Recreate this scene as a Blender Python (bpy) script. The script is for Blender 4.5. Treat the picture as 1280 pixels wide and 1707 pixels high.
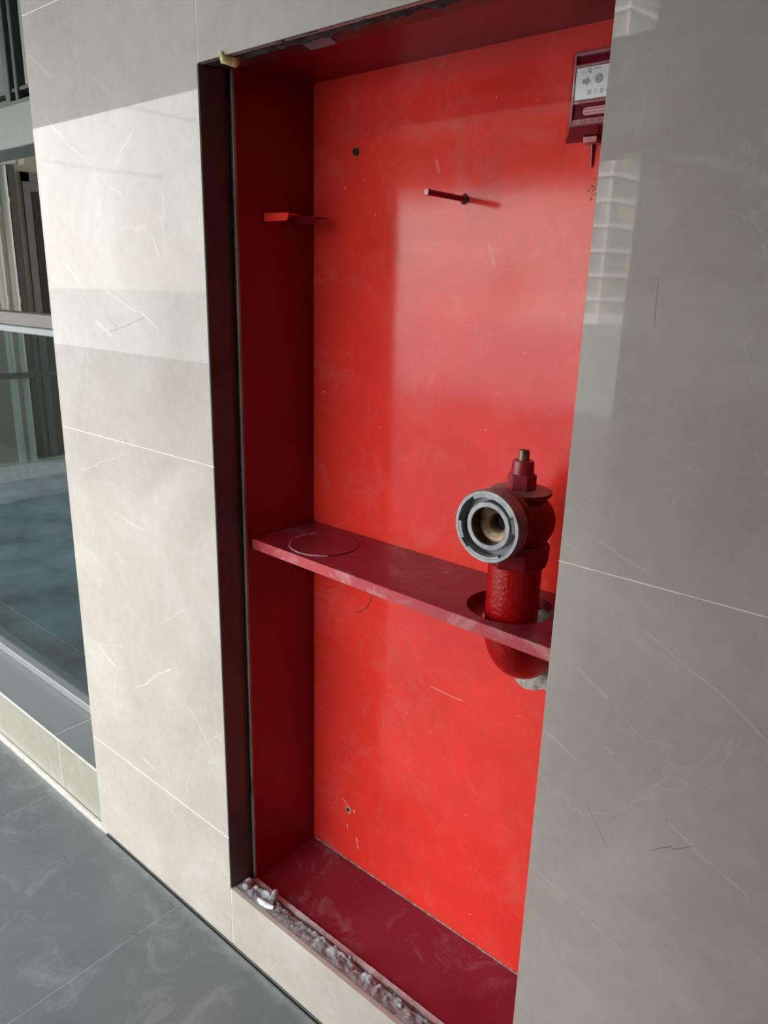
import bpy, bmesh, math, random
from mathutils import Vector, Matrix, noise

S = bpy.context.scene
for o in list(bpy.data.objects):
    bpy.data.objects.remove(o)

# ------------------------------------------------------------------ camera
cam_d = bpy.data.cameras.new('camera')
cam_d.sensor_fit = 'HORIZONTAL'
cam_d.sensor_width = 36.0
cam_d.lens = 36.0 * 1232.45 / 1280.0
cam_d.clip_start = 0.01
cam_d.clip_end = 1000
cam = bpy.data.objects.new('camera', cam_d)
S.collection.objects.link(cam)
YAW, PIT, ROL = 0.69873823, -0.29060321, 0.0276031
_f = Vector((-math.sin(YAW) * math.cos(PIT), math.cos(YAW) * math.cos(PIT), math.sin(PIT)))
_r = Vector((math.cos(YAW), math.sin(YAW), 0))
_u = _r.cross(_f)
_r2 = math.cos(ROL) * _r + math.sin(ROL) * _u
_u2 = -math.sin(ROL) * _r + math.cos(ROL) * _u
CAM = Vector((0, -0.787, 1.3985))
m = Matrix((_r2, _u2, -_f)).transposed().to_4x4()
m.translation = CAM
cam.matrix_world = m
S.camera = cam

# ------------------------------------------------------------------ sky
w = bpy.data.worlds.new('sky')
S.world = w
w.use_nodes = True
nt = w.node_tree
nt.nodes.clear()
out = nt.nodes.new('ShaderNodeOutputWorld')
bg = nt.nodes.new('ShaderNodeBackground')
tc = nt.nodes.new('ShaderNodeTexCoord')
sx = nt.nodes.new('ShaderNodeSeparateXYZ')
rp = nt.nodes.new('ShaderNodeValToRGB')
rp.color_ramp.elements[0].position = 0.0
rp.color_ramp.elements[0].color = (1.16, 1.14, 1.09, 1)
rp.color_ramp.elements[1].position = 0.8
rp.color_ramp.elements[1].color = (0.50, 0.60, 0.74, 1)
for p_, c_ in ((0.16, (1.32, 1.29, 1.23, 1)), (0.36, (1.36, 1.33, 1.28, 1)), (0.55, (0.95, 0.97, 1.0, 1))):
    e = rp.color_ramp.elements.new(p_)
    e.color = c_
nt.links.new(tc.outputs['Generated'], sx.inputs[0])
nt.links.new(sx.outputs['Z'], rp.inputs[0])
nt.links.new(rp.outputs[0], bg.inputs[0])
nt.links.new(bg.outputs[0], out.inputs[0])
bg.inputs[1].default_value = 1.15

# ------------------------------------------------------------------ sun (from behind the building, lights the far ground and the tower opposite)
sd = bpy.data.lights.new('sun', 'SUN')
sd.energy = 10.0
sd.color = (1.0, 0.95, 0.88)
sd.angle = 0.01
sun = bpy.data.objects.new('sun', sd)
S.collection.objects.link(sun)
sun.rotation_euler = Vector((-0.2, -0.75, -0.62)).to_track_quat('-Z', 'Y').to_euler()
sun.location = (10, 30, 34)

# ------------------------------------------------------------------ exposure
S.view_settings.view_transform = 'Standard'
S.view_settings.look = 'None'
S.view_settings.gamma = 1
S.view_settings.use_curve_mapping = False
S.view_settings.exposure = 2.13


# ================================================================== helpers
def link(o):
    S.collection.objects.link(o)
    return o


class MB:
    """collects shapes into one mesh"""
    def __init__(s):
        s.bm = bmesh.new()

    def face(s, vs, smooth=False):
        try:
            f = s.bm.faces.new(vs)
            f.smooth = smooth
        except ValueError:
            pass

    def box(s, x0, x1, y0, y1, z0, z1):
        v = [s.bm.verts.new(p) for p in ((x0, y0, z0), (x1, y0, z0), (x1, y1, z0), (x0, y1, z0),
                                         (x0, y0, z1), (x1, y0, z1), (x1, y1, z1), (x0, y1, z1))]
        for q in ((3, 2, 1, 0), (4, 5, 6, 7), (0, 1, 5, 4), (1, 2, 6, 5), (2, 3, 7, 6), (3, 0, 4, 7)):
            s.face([v[i] for i in q])
        return s

    def frustum(s, a, b):
        """two matching loops (lists of points) -> closed solid"""
        va = [s.bm.verts.new(p) for p in a]
        vb = [s.bm.verts.new(p) for p in b]
        n = len(va)
        for i in range(n):
            s.face([va[i], va[(i + 1) % n], vb[(i + 1) % n], vb[i]])
        s.face(va[::-1])
        s.face(vb)
        return s

    def lathe(s, prof, origin, ax=(0, 0, 1), n=48, smooth=True, a0=0.0, a1=2 * math.pi, closed=False, jit=None, cap=True):
        """prof: (radius, height) list about axis ax through origin. closed: profile is a loop"""
        ax = Vector(ax).normalized()
        if abs(ax.z) > 0.9:
            e1 = Vector((1, 0, 0))
        else:
            e1 = Vector((1, 0, 0)) if abs(ax.x) < 0.9 else Vector((0, 1, 0))
        e1 = (e1 - ax * e1.dot(ax)).normalized()
        e2 = ax.cross(e1)
        if abs(ax.z) < 0.9 and e2.z < 0:
            e2 = -e2
        O = Vector(origin)
        full = abs(a1 - a0 - 2 * math.pi) < 1e-6
        cnt = n if full else n + 1
        rings = []
        for (r, h) in prof:
            ring = []
            for i in range(cnt):
                a = a0 + (a1 - a0) * i / n
                rr = r * (1 + (jit(a, h) if jit else 0))
                ring.append(s.bm.verts.new(O + e1 * (rr * math.cos(a)) + e2 * (rr * math.sin(a)) + ax * h))
            rings.append(ring)
        m_ = len(rings)
        for k in range(m_ if closed else m_ - 1):
            A, B = rings[k], rings[(k + 1) % m_]
            for i in range(n):
                j = (i + 1) % cnt
                s.face([A[i], A[j], B[j], B[i]], smooth)
        if not closed:
            if prof[0][0] > 1e-6 and full and cap:
                s.face(rings[0][::-1])
            if prof[-1][0] > 1e-6 and full and cap:
                s.face(rings[-1])
        elif not full:
            s.face([r[0] for r in rings])
            s.face([r[-1] for r in rings][::-1])
        return s

    def tube(s, pts, rad, n=16, caps=True, smooth=True):
        pts = [Vector(p) for p in pts]
        rr = rad if isinstance(rad, (list, tuple)) else [rad] * len(pts)
        t0 = (pts[1] - pts[0]).normalized()
        up = Vector((0, 0, 1)) if abs(t0.z) < 0.9 else Vector((1, 0, 0))
        e1 = (up - t0 * up.dot(t0)).normalized()
        rings = []
        for i, p in enumerate(pts):
            t = (pts[min(i + 1, len(pts) - 1)] - pts[max(i - 1, 0)]).normalized()
            e1 = (e1 - t * e1.dot(t)).normalized()
            e2 = t.cross(e1)
            rings.append([s.bm.verts.new(p + (e1 * math.cos(2 * math.pi * k / n) + e2 * math.sin(2 * math.pi * k / n)) * rr[i]) for k in range(n)])
        for a, b in zip(rings, rings[1:]):
            for k in range(n):
                s.face([a[k], a[(k + 1) % n], b[(k + 1) % n], b[k]], smooth)
        if caps:
            s.face(rings[0][::-1])
            s.face(rings[-1])
        return s

    def build(s, name, mat, parent=None, bevel=0, seg=2, kind=None, autosmooth=True, norm=True):
        bmesh.ops.remove_doubles(s.bm, verts=s.bm.verts, dist=1e-6)
        if norm:
            bmesh.ops.recalc_face_normals(s.bm, faces=s.bm.faces)
        if bevel:
            ed = [e_ for e_ in s.bm.edges if len(e_.link_faces) == 2 and e_.calc_face_angle(0) > 0.6]
            bmesh.ops.bevel(s.bm, geom=ed, offset=bevel, segments=seg, affect='EDGES', profile=0.6)
        if autosmooth:
            for e_ in s.bm.edges:
                if len(e_.link_faces) == 2 and e_.calc_face_angle(0) > 0.7:
                    e_.smooth = False
        me = bpy.data.meshes.new(name)
        s.bm.to_mesh(me)
        s.bm.free()
        me.materials.append(mat)
        o = bpy.data.objects.new(name, me)
        link(o)
        if parent:
            o.parent = parent
            o.matrix_parent_inverse = parent.matrix_world.inverted()
        if kind:
            o['kind'] = kind
        return o


def thing(name, label, cat, loc=(0, 0, 0), group=None):
    o = bpy.data.objects.new(name, None)
    link(o)
    o.location = loc
    o.matrix_world = Matrix.Translation(loc)
    o.empty_display_size = 0.05
    o['label'] = label
    o['category'] = cat
    if group:
        o['group'] = group
    return o


def tag(o, label, cat, group=None):
    o['label'] = label
    o['category'] = cat
    if group:
        o['group'] = group
    return o


# ------------------------------------------------------------------ material helpers
class NT:
    def __init__(s, name):
        s.m = bpy.data.materials.new(name)
        s.m.use_nodes = True
        s.t = s.m.node_tree
        s.b = s.t.nodes['Principled BSDF']
        s.co = s.t.nodes.new('ShaderNodeTexCoord')

    def n(s, typ, **kw):
        x = s.t.nodes.new(typ)
        for k, v in kw.items():
            setattr(x, k, v)
        return x

    def l(s, a, b):
        s.t.links.new(a, b)

    def noise(s, scale, detail=4, rough=0.55, dist=0.0, stretch=None):
        x = s.n('ShaderNodeTexNoise')
        x.inputs['Scale'].default_value = scale
        x.inputs['Detail'].default_value = detail
        x.inputs['Roughness'].default_value = rough
        x.inputs['Distortion'].default_value = dist
        src = s.co.outputs['Object']
        if stretch:
            mp = s.n('ShaderNodeMapping')
            mp.inputs['Scale'].default_value = stretch
            s.l(src, mp.inputs[0])
            src = mp.outputs[0]
        s.l(src, x.inputs['Vector'])
        return x.outputs['Fac']

    def ramp(s, fac, stops):
        x = s.n('ShaderNodeValToRGB')
        els = x.color_ramp.elements
        while len(els) < len(stops):
            els.new(0.5)
        for e_, (p, c) in zip(els, stops):
            e_.position = p
            e_.color = (c, c, c, 1) if isinstance(c, (int, float)) else (*c, 1)
        s.l(fac, x.inputs[0])
        return x.outputs[0]

    def mix(s, fac, a, b, typ='MIX'):
        x = s.n('ShaderNodeMix', data_type='RGBA', blend_type=typ)
        if isinstance(fac, (int, float)):
            x.inputs[0].default_value = fac
        else:
            s.l(fac, x.inputs[0])
        for i, c in ((6, a), (7, b)):
            if isinstance(c, tuple):
                x.inputs[i].default_value = (*c, 1)
            else:
                s.l(c, x.inputs[i])
        return x.outputs[2]

    def math(s, op, a, b=None, clamp=False):
        x = s.n('ShaderNodeMath', operation=op, use_clamp=clamp)
        for i, v in enumerate((a, b)):
            if v is None:
                continue
            if isinstance(v, (int, float)):
                x.inputs[i].default_value = v
            else:
                s.l(v, x.inputs[i])
        return x.outputs[0]

    def col(s, c):
        if isinstance(c, tuple):
            s.b.inputs['Base Color'].default_value = (*c, 1)
        else:
            s.l(c, s.b.inputs['Base Color'])

    def rough(s, r):
        if isinstance(r, (int, float)):
            s.b.inputs['Roughness'].default_value = r
        else:
            s.l(r, s.b.inputs['Roughness'])

    def bump(s, h, strength=0.3, dist=0.002):
        x = s.n('ShaderNodeBump')
        x.inputs['Strength'].default_value = strength
        x.inputs['Distance'].default_value = dist
        s.l(h, x.inputs['Height'])
        s.l(x.outputs[0], s.b.inputs['Normal'])


# node group: distance mask of a line segment in the XZ plane (for single veins and hairline cracks)
def seg_group():
    g = bpy.data.node_groups.new('line_mask', 'ShaderNodeTree')
    for nme, ty in (('P', 'NodeSocketVector'), ('A', 'NodeSocketVector'), ('B', 'NodeSocketVector'), ('W', 'NodeSocketFloat')):
        g.interface.new_socket(nme, in_out='INPUT', socket_type=ty)
    g.interface.new_socket('M', in_out='OUTPUT', socket_type='NodeSocketFloat')
    gi = g.nodes.new('NodeGroupInput')
    go = g.nodes.new('NodeGroupOutput')

    def vm(op, a, b=None):
        x = g.nodes.new('ShaderNodeVectorMath')
        x.operation = op
        g.links.new(a, x.inputs[0])
        if b is not None:
            g.links.new(b, x.inputs[1])
        return x

    def mm(op, a, b, c=False):
        x = g.nodes.new('ShaderNodeMath')
        x.operation = op
        x.use_clamp = c
        g.links.new(a, x.inputs[0])
        if isinstance(b, (int, float)):
            x.inputs[1].default_value = b
        else:
            g.links.new(b, x.inputs[1])
        return x.outputs[0]
    pa = vm('SUBTRACT', gi.outputs['P'], gi.outputs['A']).outputs[0]
    ba = vm('SUBTRACT', gi.outputs['B'], gi.outputs['A']).outputs[0]
    h = mm('DIVIDE', vm('DOT_PRODUCT', pa, ba).outputs['Value'], vm('DOT_PRODUCT', ba, ba).outputs['Value'], True)
    sc = g.nodes.new('ShaderNodeVectorMath')
    sc.operation = 'SCALE'
    g.links.new(ba, sc.inputs[0])
    g.links.new(h, sc.inputs['Scale'])
    d = vm('LENGTH', vm('SUBTRACT', pa, sc.outputs[0]).outputs[0]).outputs['Value']
    q = mm('DIVIDE', d, gi.outputs['W'])
    x = g.nodes.new('ShaderNodeMath')
    x.operation = 'SUBTRACT'
    x.use_clamp = True
    x.inputs[0].default_value = 1
    g.links.new(q, x.inputs[1])
    g.links.new(x.outputs[0], go.inputs['M'])
    return g


SEG = seg_group()


def add_segs(N, segs, wob=0.006, flat=(1, 0, 1)):
    """max of all line masks; segs: (x1,z1,x2,z2,width,strength); P is wobbled by noise"""
    nz = N.n('ShaderNodeTexNoise')
    nz.inputs['Scale'].default_value = 14
    nz.inputs['Detail'].default_value = 3
    N.l(N.co.outputs['Object'], nz.inputs['Vector'])
    sub = N.n('ShaderNodeVectorMath', operation='SUBTRACT')
    sub.inputs[1].default_value = (.5, .5, .5)
    N.l(nz.outputs['Color'], sub.inputs[0])
    sc = N.n('ShaderNodeVectorMath', operation='SCALE')
    sc.inputs['Scale'].default_value = wob
    N.l(sub.outputs[0], sc.inputs[0])
    ad = N.n('ShaderNodeVectorMath', operation='ADD')
    N.l(N.co.outputs['Object'], ad.inputs[0])
    N.l(sc.outputs[0], ad.inputs[1])
    fl = N.n('ShaderNodeVectorMath', operation='MULTIPLY')
    fl.inputs[1].default_value = flat
    N.l(ad.outputs[0], fl.inputs[0])
    res = None
    for (x1, z1, x2, z2, wd, st) in segs:
        g = N.n('ShaderNodeGroup')
        g.node_tree = SEG
        N.l(fl.outputs[0], g.inputs['P'])
        if flat == (1, 0, 1):
            g.inputs['A'].default_value = (x1, 0, z1)
            g.inputs['B'].default_value = (x2, 0, z2)
        else:
            g.inputs['A'].default_value = (x1, z1, 0)
            g.inputs['B'].default_value = (x2, z2, 0)
        g.inputs['W'].default_value = wd
        v = N.math('MULTIPLY', g.outputs[0], st)
        res = v if res is None else N.math('MAXIMUM', res, v)
    return res


def simple(name, col, rough=0.5, metal=0.0, bump=0, bscale=40, var=0.15, spec=0.5):
    N = NT(name)
    f_ = N.noise(bscale, 5)
    dark = tuple(c * (1 - var) for c in col)
    lite = tuple(min(1, c * (1 + var)) for c in col)
    N.col(N.ramp(f_, [(0.3, dark), (0.7, lite)]))
    N.rough(rough)
    N.b.inputs['Metallic'].default_value = metal
    N.b.inputs['Specular IOR Level'].default_value = spec
    if bump:
        N.bump(f_, bump)
    return N.m


# ------------------------------------------------------------------ materials
WALL_VEINS = [
    (-0.2628, 1.0324, -0.1233, 0.9541, 0.002, 0.6),
    (-0.2096, 0.8043, -0.1140, 0.7548, 0.0026, 0.6),
    (-0.3433, 0.9523, -0.3019, 0.9354, 0.004, 0.35),
    (-0.3795, 0.8554, -0.3345, 0.8340, 0.003, 0.35),
    (-0.3816, 0.6392, -0.2358, 0.5862, 0.002, 0.45),
    (-0.3596, 1.1361, -0.2511, 1.0983, 0.003, 0.3),
    (-0.3543, 1.5387, -0.2639, 1.5284, 0.006, 0.28),
    (-0.2639, 1.5284, -0.2128, 1.5061, 0.009, 0.26),
    (-0.2103, 1.3574, -0.1949, 1.3154, 0.002, 0.4),
    (-0.1845, 1.2574, -0.1689, 1.2358, 0.002, 0.35),
    (-0.2976, 0.8661, -0.2856, 0.8632, 0.003, 0.4),
    (-1.5554, 1.7069, -1.2987, 1.5426, 0.0026, 0.75),
    (-1.2423, 1.6627, -1.3155, 1.5945, 0.004, 0.5),
    (-1.6030, 1.8250, -1.5168, 1.7744, 0.004, 0.4),
    (-1.3190, 1.7970, -1.3339, 1.7645, 0.003, 0.3),
    (-1.5269, 1.4280, -1.4582, 1.3824, 0.004, 0.85),
    (-1.3829, 1.3839, -1.2063, 1.3249, 0.003, 0.6),
    (-1.4260, 1.3256, -1.3736, 1.2994, 0.009, 0.5),
    (-1.5303, 0.9996, -1.3622, 1.0669, 0.0022, 0.6),
    (-1.4170, 0.9270, -1.3039, 0.9127, 0.004, 0.6),
    (-1.5354, 0.5734, -1.4734, 0.5407, 0.005, 0.8),
    (-1.3794, 0.5226, -1.2374, 0.6143, 0.0035, 0.9),
    (-1.1787, 0.5524, -1.1116, 0.4894, 0.005, 0.6),
    (-1.6069, 0.5646, -1.4263, 0.6008, 0.003, 0.4),
    (-1.3723, 0.3364, -1.3191, 0.3298, 0.006, 0.6),
    (-1.4982, 0.2763, -1.4514, 0.2220, 0.003, 0.45),
    (-1.4423, 0.2913, -1.1724, 0.2238, 0.0018, 0.5),
    (-1.1653, 0.4572, -1.0654, 0.5385, 0.003, 0.4),
    (-1.2597, 0.7180, -1.1700, 0.7801, 0.004, 0.3),
    (-1.3140, 1.4911, -1.2348, 1.4940, 0.006, 0.35),
    (-1.2085, 1.4784, -1.1932, 1.4484, 0.004, 0.5),
]
WALL_CRACKS_STREAKS = [
    (-0.2238, 0.7528, -0.2140, 0.7621, 0.0009, 0.6),
    (-0.2140, 0.7621, -0.1989, 0.7736, 0.001, 0.8),
    (-0.1984, 0.7696, -0.1772, 0.7880, 0.0009, 0.8),
    (-0.3090, 0.7767, -0.2760, 0.7311, 0.0009, 0.5),
    (-0.3020, 1.4176, -0.2984, 1.3718, 0.001, 0.5),
    (-1.3899, 1.3387, -1.3491, 1.3178, 0.0012, 0.5),
    (-1.4024, 1.3013, -1.2533, 1.3387, 0.0014, 0.5),
    (-1.2667, 1.6914, -1.0714, 1.6469, 0.006, 0.22),  # broad faint grey streaks, this one and the next
    (-1.5848, 1.6309, -1.1714, 1.5709, 0.006, 0.2),
]


def tile_mat(name='polished_marble_tile', tint=None):
    N = NT(name)
    big = N.noise(3.2, 6, 0.62, 0.6)
    fine = N.noise(38, 6, 0.65)
    base = N.ramp(big, [(0.30, (0.385, 0.358, 0.31)), (0.52, (0.465, 0.44, 0.392)), (0.72, (0.58, 0.56, 0.515))])
    base = N.mix(0.35, base, N.ramp(fine, [(0.3, (0.43, 0.40, 0.355)), (0.7, (0.54, 0.515, 0.47))]))
    sp = N.ramp(N.noise(22, 8, 0.75, 1.5), [(0.62, 0.0), (0.74, 0.55)])
    base = N.mix(sp, base, (0.60, 0.58, 0.545))
    v = add_segs(N, WALL_VEINS, 0.03)
    v = N.math('MULTIPLY', v, N.ramp(N.noise(24, 5, 0.75), [(0.38, 0.1), (0.62, 0.9)]))
    rid = N.math('ABSOLUTE', N.math('SUBTRACT', N.noise(2.6, 5, 0.6, 1.2, (1.0, 1, 0.55)), 0.5))
    rid = N.math('MULTIPLY', N.ramp(rid, [(0.0, 0.24), (0.010, 0.0)]), N.ramp(N.noise(5, 3), [(0.5, 0.0), (0.65, 1.0)]))
    v = N.math('MAXIMUM', v, rid)
    base = N.mix(v, base, (0.74, 0.73, 0.69))
    c = add_segs(N, WALL_CRACKS_STREAKS, 0.012)
    base = N.mix(c, base, (0.12, 0.105, 0.09))
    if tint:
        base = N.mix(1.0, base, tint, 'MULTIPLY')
    N.col(base)
    N.rough(0.022)
    N.b.inputs['IOR'].default_value = 1.31
    return N.m


M_TILE = tile_mat()
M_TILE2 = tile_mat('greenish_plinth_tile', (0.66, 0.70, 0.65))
M_GROUT = simple('pale_grout', (0.78, 0.75, 0.70), 0.85)


def floor_mat(name='grey_floor_tile', k=1.0):
    N = NT(name)
    base = N.ramp(N.noise(2.6, 7, 0.65, 0.5), [(0.3, (0.135, 0.148, 0.155)), (0.7, (0.19, 0.203, 0.21))])
    dust = N.ramp(N.noise(9, 9, 0.75, 0.8), [(0.52, 0.0), (0.74, 0.5)])
    spots = N.ramp(N.noise(120, 3, 0.5), [(0.72, 0.0), (0.76, 0.6)])
    base = N.mix(dust, base, (0.36, 0.37, 0.38))
    base = N.mix(spots, base, (0.42, 0.43, 0.44))
    # dusty rim along the wall foot
    sp = N.n('ShaderNodeSeparateXYZ')
    N.l(N.co.outputs['Object'], sp.inputs[0])
    rim = N.ramp(N.math('ADD', sp.outputs['Y'], N.math('MULTIPLY', N.noise(25, 6, 0.7), 0.05)), [(0.0, 0.0), (0.04, 0.85)])
    base = N.mix(rim, base, (0.44, 0.47, 0.48))
    if k != 1.0:
        base = N.mix(1.0, base, (k, k, k), 'MULTIPLY')
    N.col(base)
    N.rough(N.ramp(N.noise(6, 6), [(0.3, 0.26), (0.7, 0.42)]))
    return N.m


M_FLOOR = floor_mat()


def paint(name, col, rough, dust=(0.50, 0.40, 0.40), dust_amt=0.0, wave=0.05, spot=0.0, chips=None, ior=1.5):
    N = NT(name)
    a = tuple(c * 0.86 for c in col)
    b = tuple(min(1, c * 1.12) for c in col)
    base = N.ramp(N.noise(5, 6, 0.6, 0.3), [(0.3, a), (0.7, b)])
    if dust_amt:
        d = N.ramp(N.noise(11, 10, 0.72, 0.7), [(0.50, 0.0), (0.78, dust_amt)])
        base = N.mix(d, base, dust)
    if spot:
        d = N.ramp(N.noise(85, 2, 0.5), [(0.755, 0.0), (0.775, spot)])
        base = N.mix(d, base, (0.80, 0.55, 0.48))
    if chips:
        v = add_segs(N, chips, 0.01)
        base = N.mix(v, base, (0.72, 0.55, 0.50))
    N.col(base)
    N.rough(rough)
    N.b.inputs['IOR'].default_value = ior
    if wave:
        N.bump(N.noise(7, 3, 0.5), wave, 0.01)
    return N.m


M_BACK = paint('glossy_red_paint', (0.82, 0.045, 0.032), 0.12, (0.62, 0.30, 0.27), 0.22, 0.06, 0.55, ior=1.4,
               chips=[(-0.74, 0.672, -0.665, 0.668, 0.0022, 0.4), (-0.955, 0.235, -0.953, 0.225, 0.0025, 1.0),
                      (-0.925, 0.213, -0.922, 0.203, 0.003, 1.0), (-0.921, 0.195, -0.919, 0.188, 0.003, 0.7),
                      (-0.933, 0.283, -0.932, 0.278, 0.003, 1.0), (-0.97, 0.296, -0.955, 0.286, 0.002, 0.6),
                      (-0.78, 1.60, -0.775, 1.585, 0.004, 0.3), (-0.67, 1.47, -0.66, 1.44, 0.006, 0.2)])


def crimson():
    N = NT('crimson_paint')
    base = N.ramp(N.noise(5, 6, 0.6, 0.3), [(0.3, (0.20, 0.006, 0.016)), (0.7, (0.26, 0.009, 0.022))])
    sp = N.n('ShaderNodeSeparateXYZ')
    g_ = N.n('ShaderNodeNewGeometry')
    N.l(g_.outputs['Normal'], sp.inputs[0])
    up = N.ramp(sp.outputs['Z'], [(0.5, 0.0), (0.9, 1.0)])     # settled dust lies on upward faces only
    film = N.math('MULTIPLY', up, N.ramp(N.noise(6, 6, 0.6), [(0.35, 0.06), (0.7, 0.26)]))
    base = N.mix(film, base, (0.42, 0.11, 0.21))
    d = N.math('MULTIPLY', up, N.ramp(N.noise(11, 10, 0.72, 0.7), [(0.54, 0.0), (0.78, 0.6)]))
    base = N.mix(d, base, (0.50, 0.34, 0.38))
    N.col(base)
    N.rough(0.3)
    N.bump(N.noise(7, 3, 0.5), 0.05, 0.01)
    return N.m


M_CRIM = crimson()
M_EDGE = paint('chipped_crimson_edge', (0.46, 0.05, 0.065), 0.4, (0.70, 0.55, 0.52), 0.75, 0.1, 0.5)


def pipe_mat():
    N = NT('orange_peel_red_paint')
    N.col(N.ramp(N.noise(9, 5), [(0.3, (0.34, 0.004, 0.005)), (0.7, (0.46, 0.006, 0.006))]))
    N.rough(0.22)
    N.bump(N.noise(190, 3, 0.6), 0.5, 0.0028)
    return N.m


M_PIPE = pipe_mat()


def body_mat():
    N = NT('dusty_dark_red_casting')
    sp = N.n('ShaderNodeSeparateXYZ')
    g = N.n('ShaderNodeNewGeometry')
    N.l(g.outputs['Normal'], sp.inputs[0])
    up = N.ramp(sp.outputs['Z'], [(0.55, 0.0), (0.95, 0.75)])
    up = N.math('MULTIPLY', up, N.ramp(N.noise(60, 5), [(0.3, 0.6), (0.6, 1.0)]))
    base = N.ramp(N.noise(20, 6), [(0.3, (0.20, 0.006, 0.012)), (0.7, (0.30, 0.010, 0.018))])
    N.col(N.mix(up, base, (0.37, 0.26, 0.25)))
    N.rough(0.42)
    N.bump(N.noise(140, 4, 0.6), 0.3, 0.0015)
    return N.m


M_BODY = body_mat()
M_ALU = simple('weathered_aluminium', (0.36, 0.365, 0.37), 0.48, 0.55, 0.25, 70, 0.28)
M_ALUD = simple('dark_oxidised_aluminium', (0.13, 0.13, 0.13), 0.5, 0.4, 0.25, 70, 0.3)


def bore_mat():
    N = NT('rusty_brass_bore')
    N.col(N.ramp(N.noise(35, 6, 0.7), [(0.35, (0.035, 0.018, 0.010)), (0.55, (0.16, 0.085, 0.035)), (0.7, (0.34, 0.24, 0.12))]))
    N.rough(0.35)
    N.b.inputs['Metallic'].default_value = 0.5
    return N.m


M_BORE = bore_mat()
M_BRASS = simple('pale_brass_seat', (0.34, 0.25, 0.15), 0.4, 0.4, 0.1, 60, 0.55)
M_STEM = simple('rusty_steel_stem', (0.22, 0.13, 0.085), 0.4, 0.6, 0.2, 90, 0.5)


def frame_mat():
    N = NT('dark_brown_steel')
    base = N.ramp(N.noise(7, 6, 0.65, 0.5, (1, 1, 0.35)), [(0.35, (0.026, 0.034, 0.034)), (0.5, (0.050, 0.060, 0.059)), (0.72, (0.085, 0.085, 0.08))])
    sp = N.ramp(N.noise(60, 6, 0.7), [(0.66, 0), (0.72, 0.5)])
    N.col(N.mix(sp, base, (0.14, 0.10, 0.09)))
    N.rough(0.5)
    N.bump(N.noise(40, 5), 0.4)
    return N.m


M_FRAME = frame_mat()


def chalk_lip():
    N = NT('chalky_lip')
    c = N.ramp(N.noise(9, 6, 0.6, 0.3, (1, 1, 0.5)), [(0.36, (0.16, 0.03, 0.03)), (0.43, (0.22, 0.20, 0.18)), (0.7, (0.42, 0.39, 0.35))])
    N.col(c)
    N.rough(0.8)
    N.bump(N.noise(90, 5), 0.4)
    return N.m


M_LIP = chalk_lip()
M_CHALK = simple('white_mortar_smear', (0.74, 0.82, 0.84), 0.9, 0, 0.5, 60, 0.25)


def mortar_mat():
    N = NT('broken_mortar')
    c = N.ramp(N.noise(45, 8, 0.7), [(0.3, (0.17, 0.19, 0.20)), (0.5, (0.36, 0.40, 0.42)), (0.7, (0.58, 0.65, 0.67))])
    N.col(c)
    N.rough(0.95)
    N.bump(N.noise(150, 6, 0.7), 0.8, 0.003)
    return N.m


M_MORTAR = mortar_mat()
M_MORTARD = simple('grey_brown_mortar', (0.42, 0.41, 0.42), 0.95, 0, 0.6, 120, 0.3)
M_CEMENT = simple('speckled_cement', (0.40, 0.38, 0.35), 0.9, 0, 0.6, 90, 0.5)
M_CORE = simple('raw_wall_core', (0.05, 0.045, 0.045), 0.9, 0, 0.5, 30, 0.3)
M_FOAM = simple('yellow_foam', (0.86, 0.66, 0.28), 0.7, 0, 0.5, 110, 0.4)
M_FILM = paint('glossy_maroon_plastic', (0.14, 0.008, 0.016), 0.07, wave=0.25)
M_FILM_GLINT = paint('maroon_film_glints', (0.36, 0.13, 0.13), 0.08, (0.85, 0.72, 0.68), 1.0, 0.5)  # highlights of the clear film painted in as pale pinkish blotches
M_PINK = simple('pale_pink_print', (0.62, 0.28, 0.30), 0.3)
M_LABEL = simple('white_label', (0.74, 0.77, 0.78), 0.25, var=0.04)
M_PRINT = simple('grey_print', (0.30, 0.31, 0.32), 0.4, var=0.05)
M_PRINTD = simple('dark_print', (0.12, 0.125, 0.13), 0.4, var=0.05)
M_GREEN = simple('pale_green_print', (0.50, 0.60, 0.50), 0.4, var=0.05)
M_RUST = simple('rust', (0.62, 0.30, 0.16), 0.8, 0, 0.4, 150, 0.5)
M_BLACK = simple('black_hole', (0.008, 0.007, 0.007), 0.8)
M_CONC = simple('grey_concrete', (0.30, 0.285, 0.26), 0.8, 0, 0.2, 12, 0.1)
M_CEIL = simple('painted_ceiling', (0.68, 0.65, 0.59), 0.85, 0, 0.05, 10, 0.06)
M_COL = simple('dim_column_cladding', (0.17, 0.15, 0.125), 0.75, 0, 0.1, 8, 0.08)
M_GROUND = simple('pale_paving', (0.27, 0.29, 0.305), 0.85, 0, 0.1, 1.5, 0.1)
M_TEAL = simple('grey_green_frame_paint', (0.155, 0.185, 0.175), 0.4, var=0.04)
M_ALUF = simple('grey_aluminium_frame', (0.12, 0.117, 0.117), 0.45, 0.2, var=0.05)
M_ALUL = simple('pale_aluminium_lip', (0.26, 0.275, 0.285), 0.4, 0.2, var=0.05)
M_DARKF = simple('dark_window_frame', (0.05, 0.053, 0.05), 0.4, 0.2, var=0.1)
M_INWALL = simple('beige_inner_wall', (0.27, 0.25, 0.20), 0.85, var=0.06)
M_INFLOOR = simple('inner_screed', (0.27, 0.315, 0.34), 0.6, 0, 0.2, 3.5, 0.5)
M_WPIPE = simple('white_pipe', (0.40, 0.39, 0.345), 0.4, var=0.05)
M_DMATTE = simple('dark_matte', (0.05, 0.048, 0.042), 0.7)
M_DOORF = simple('dark_purple_grey_frame', (0.085, 0.075, 0.08), 0.5, var=0.1)
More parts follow.
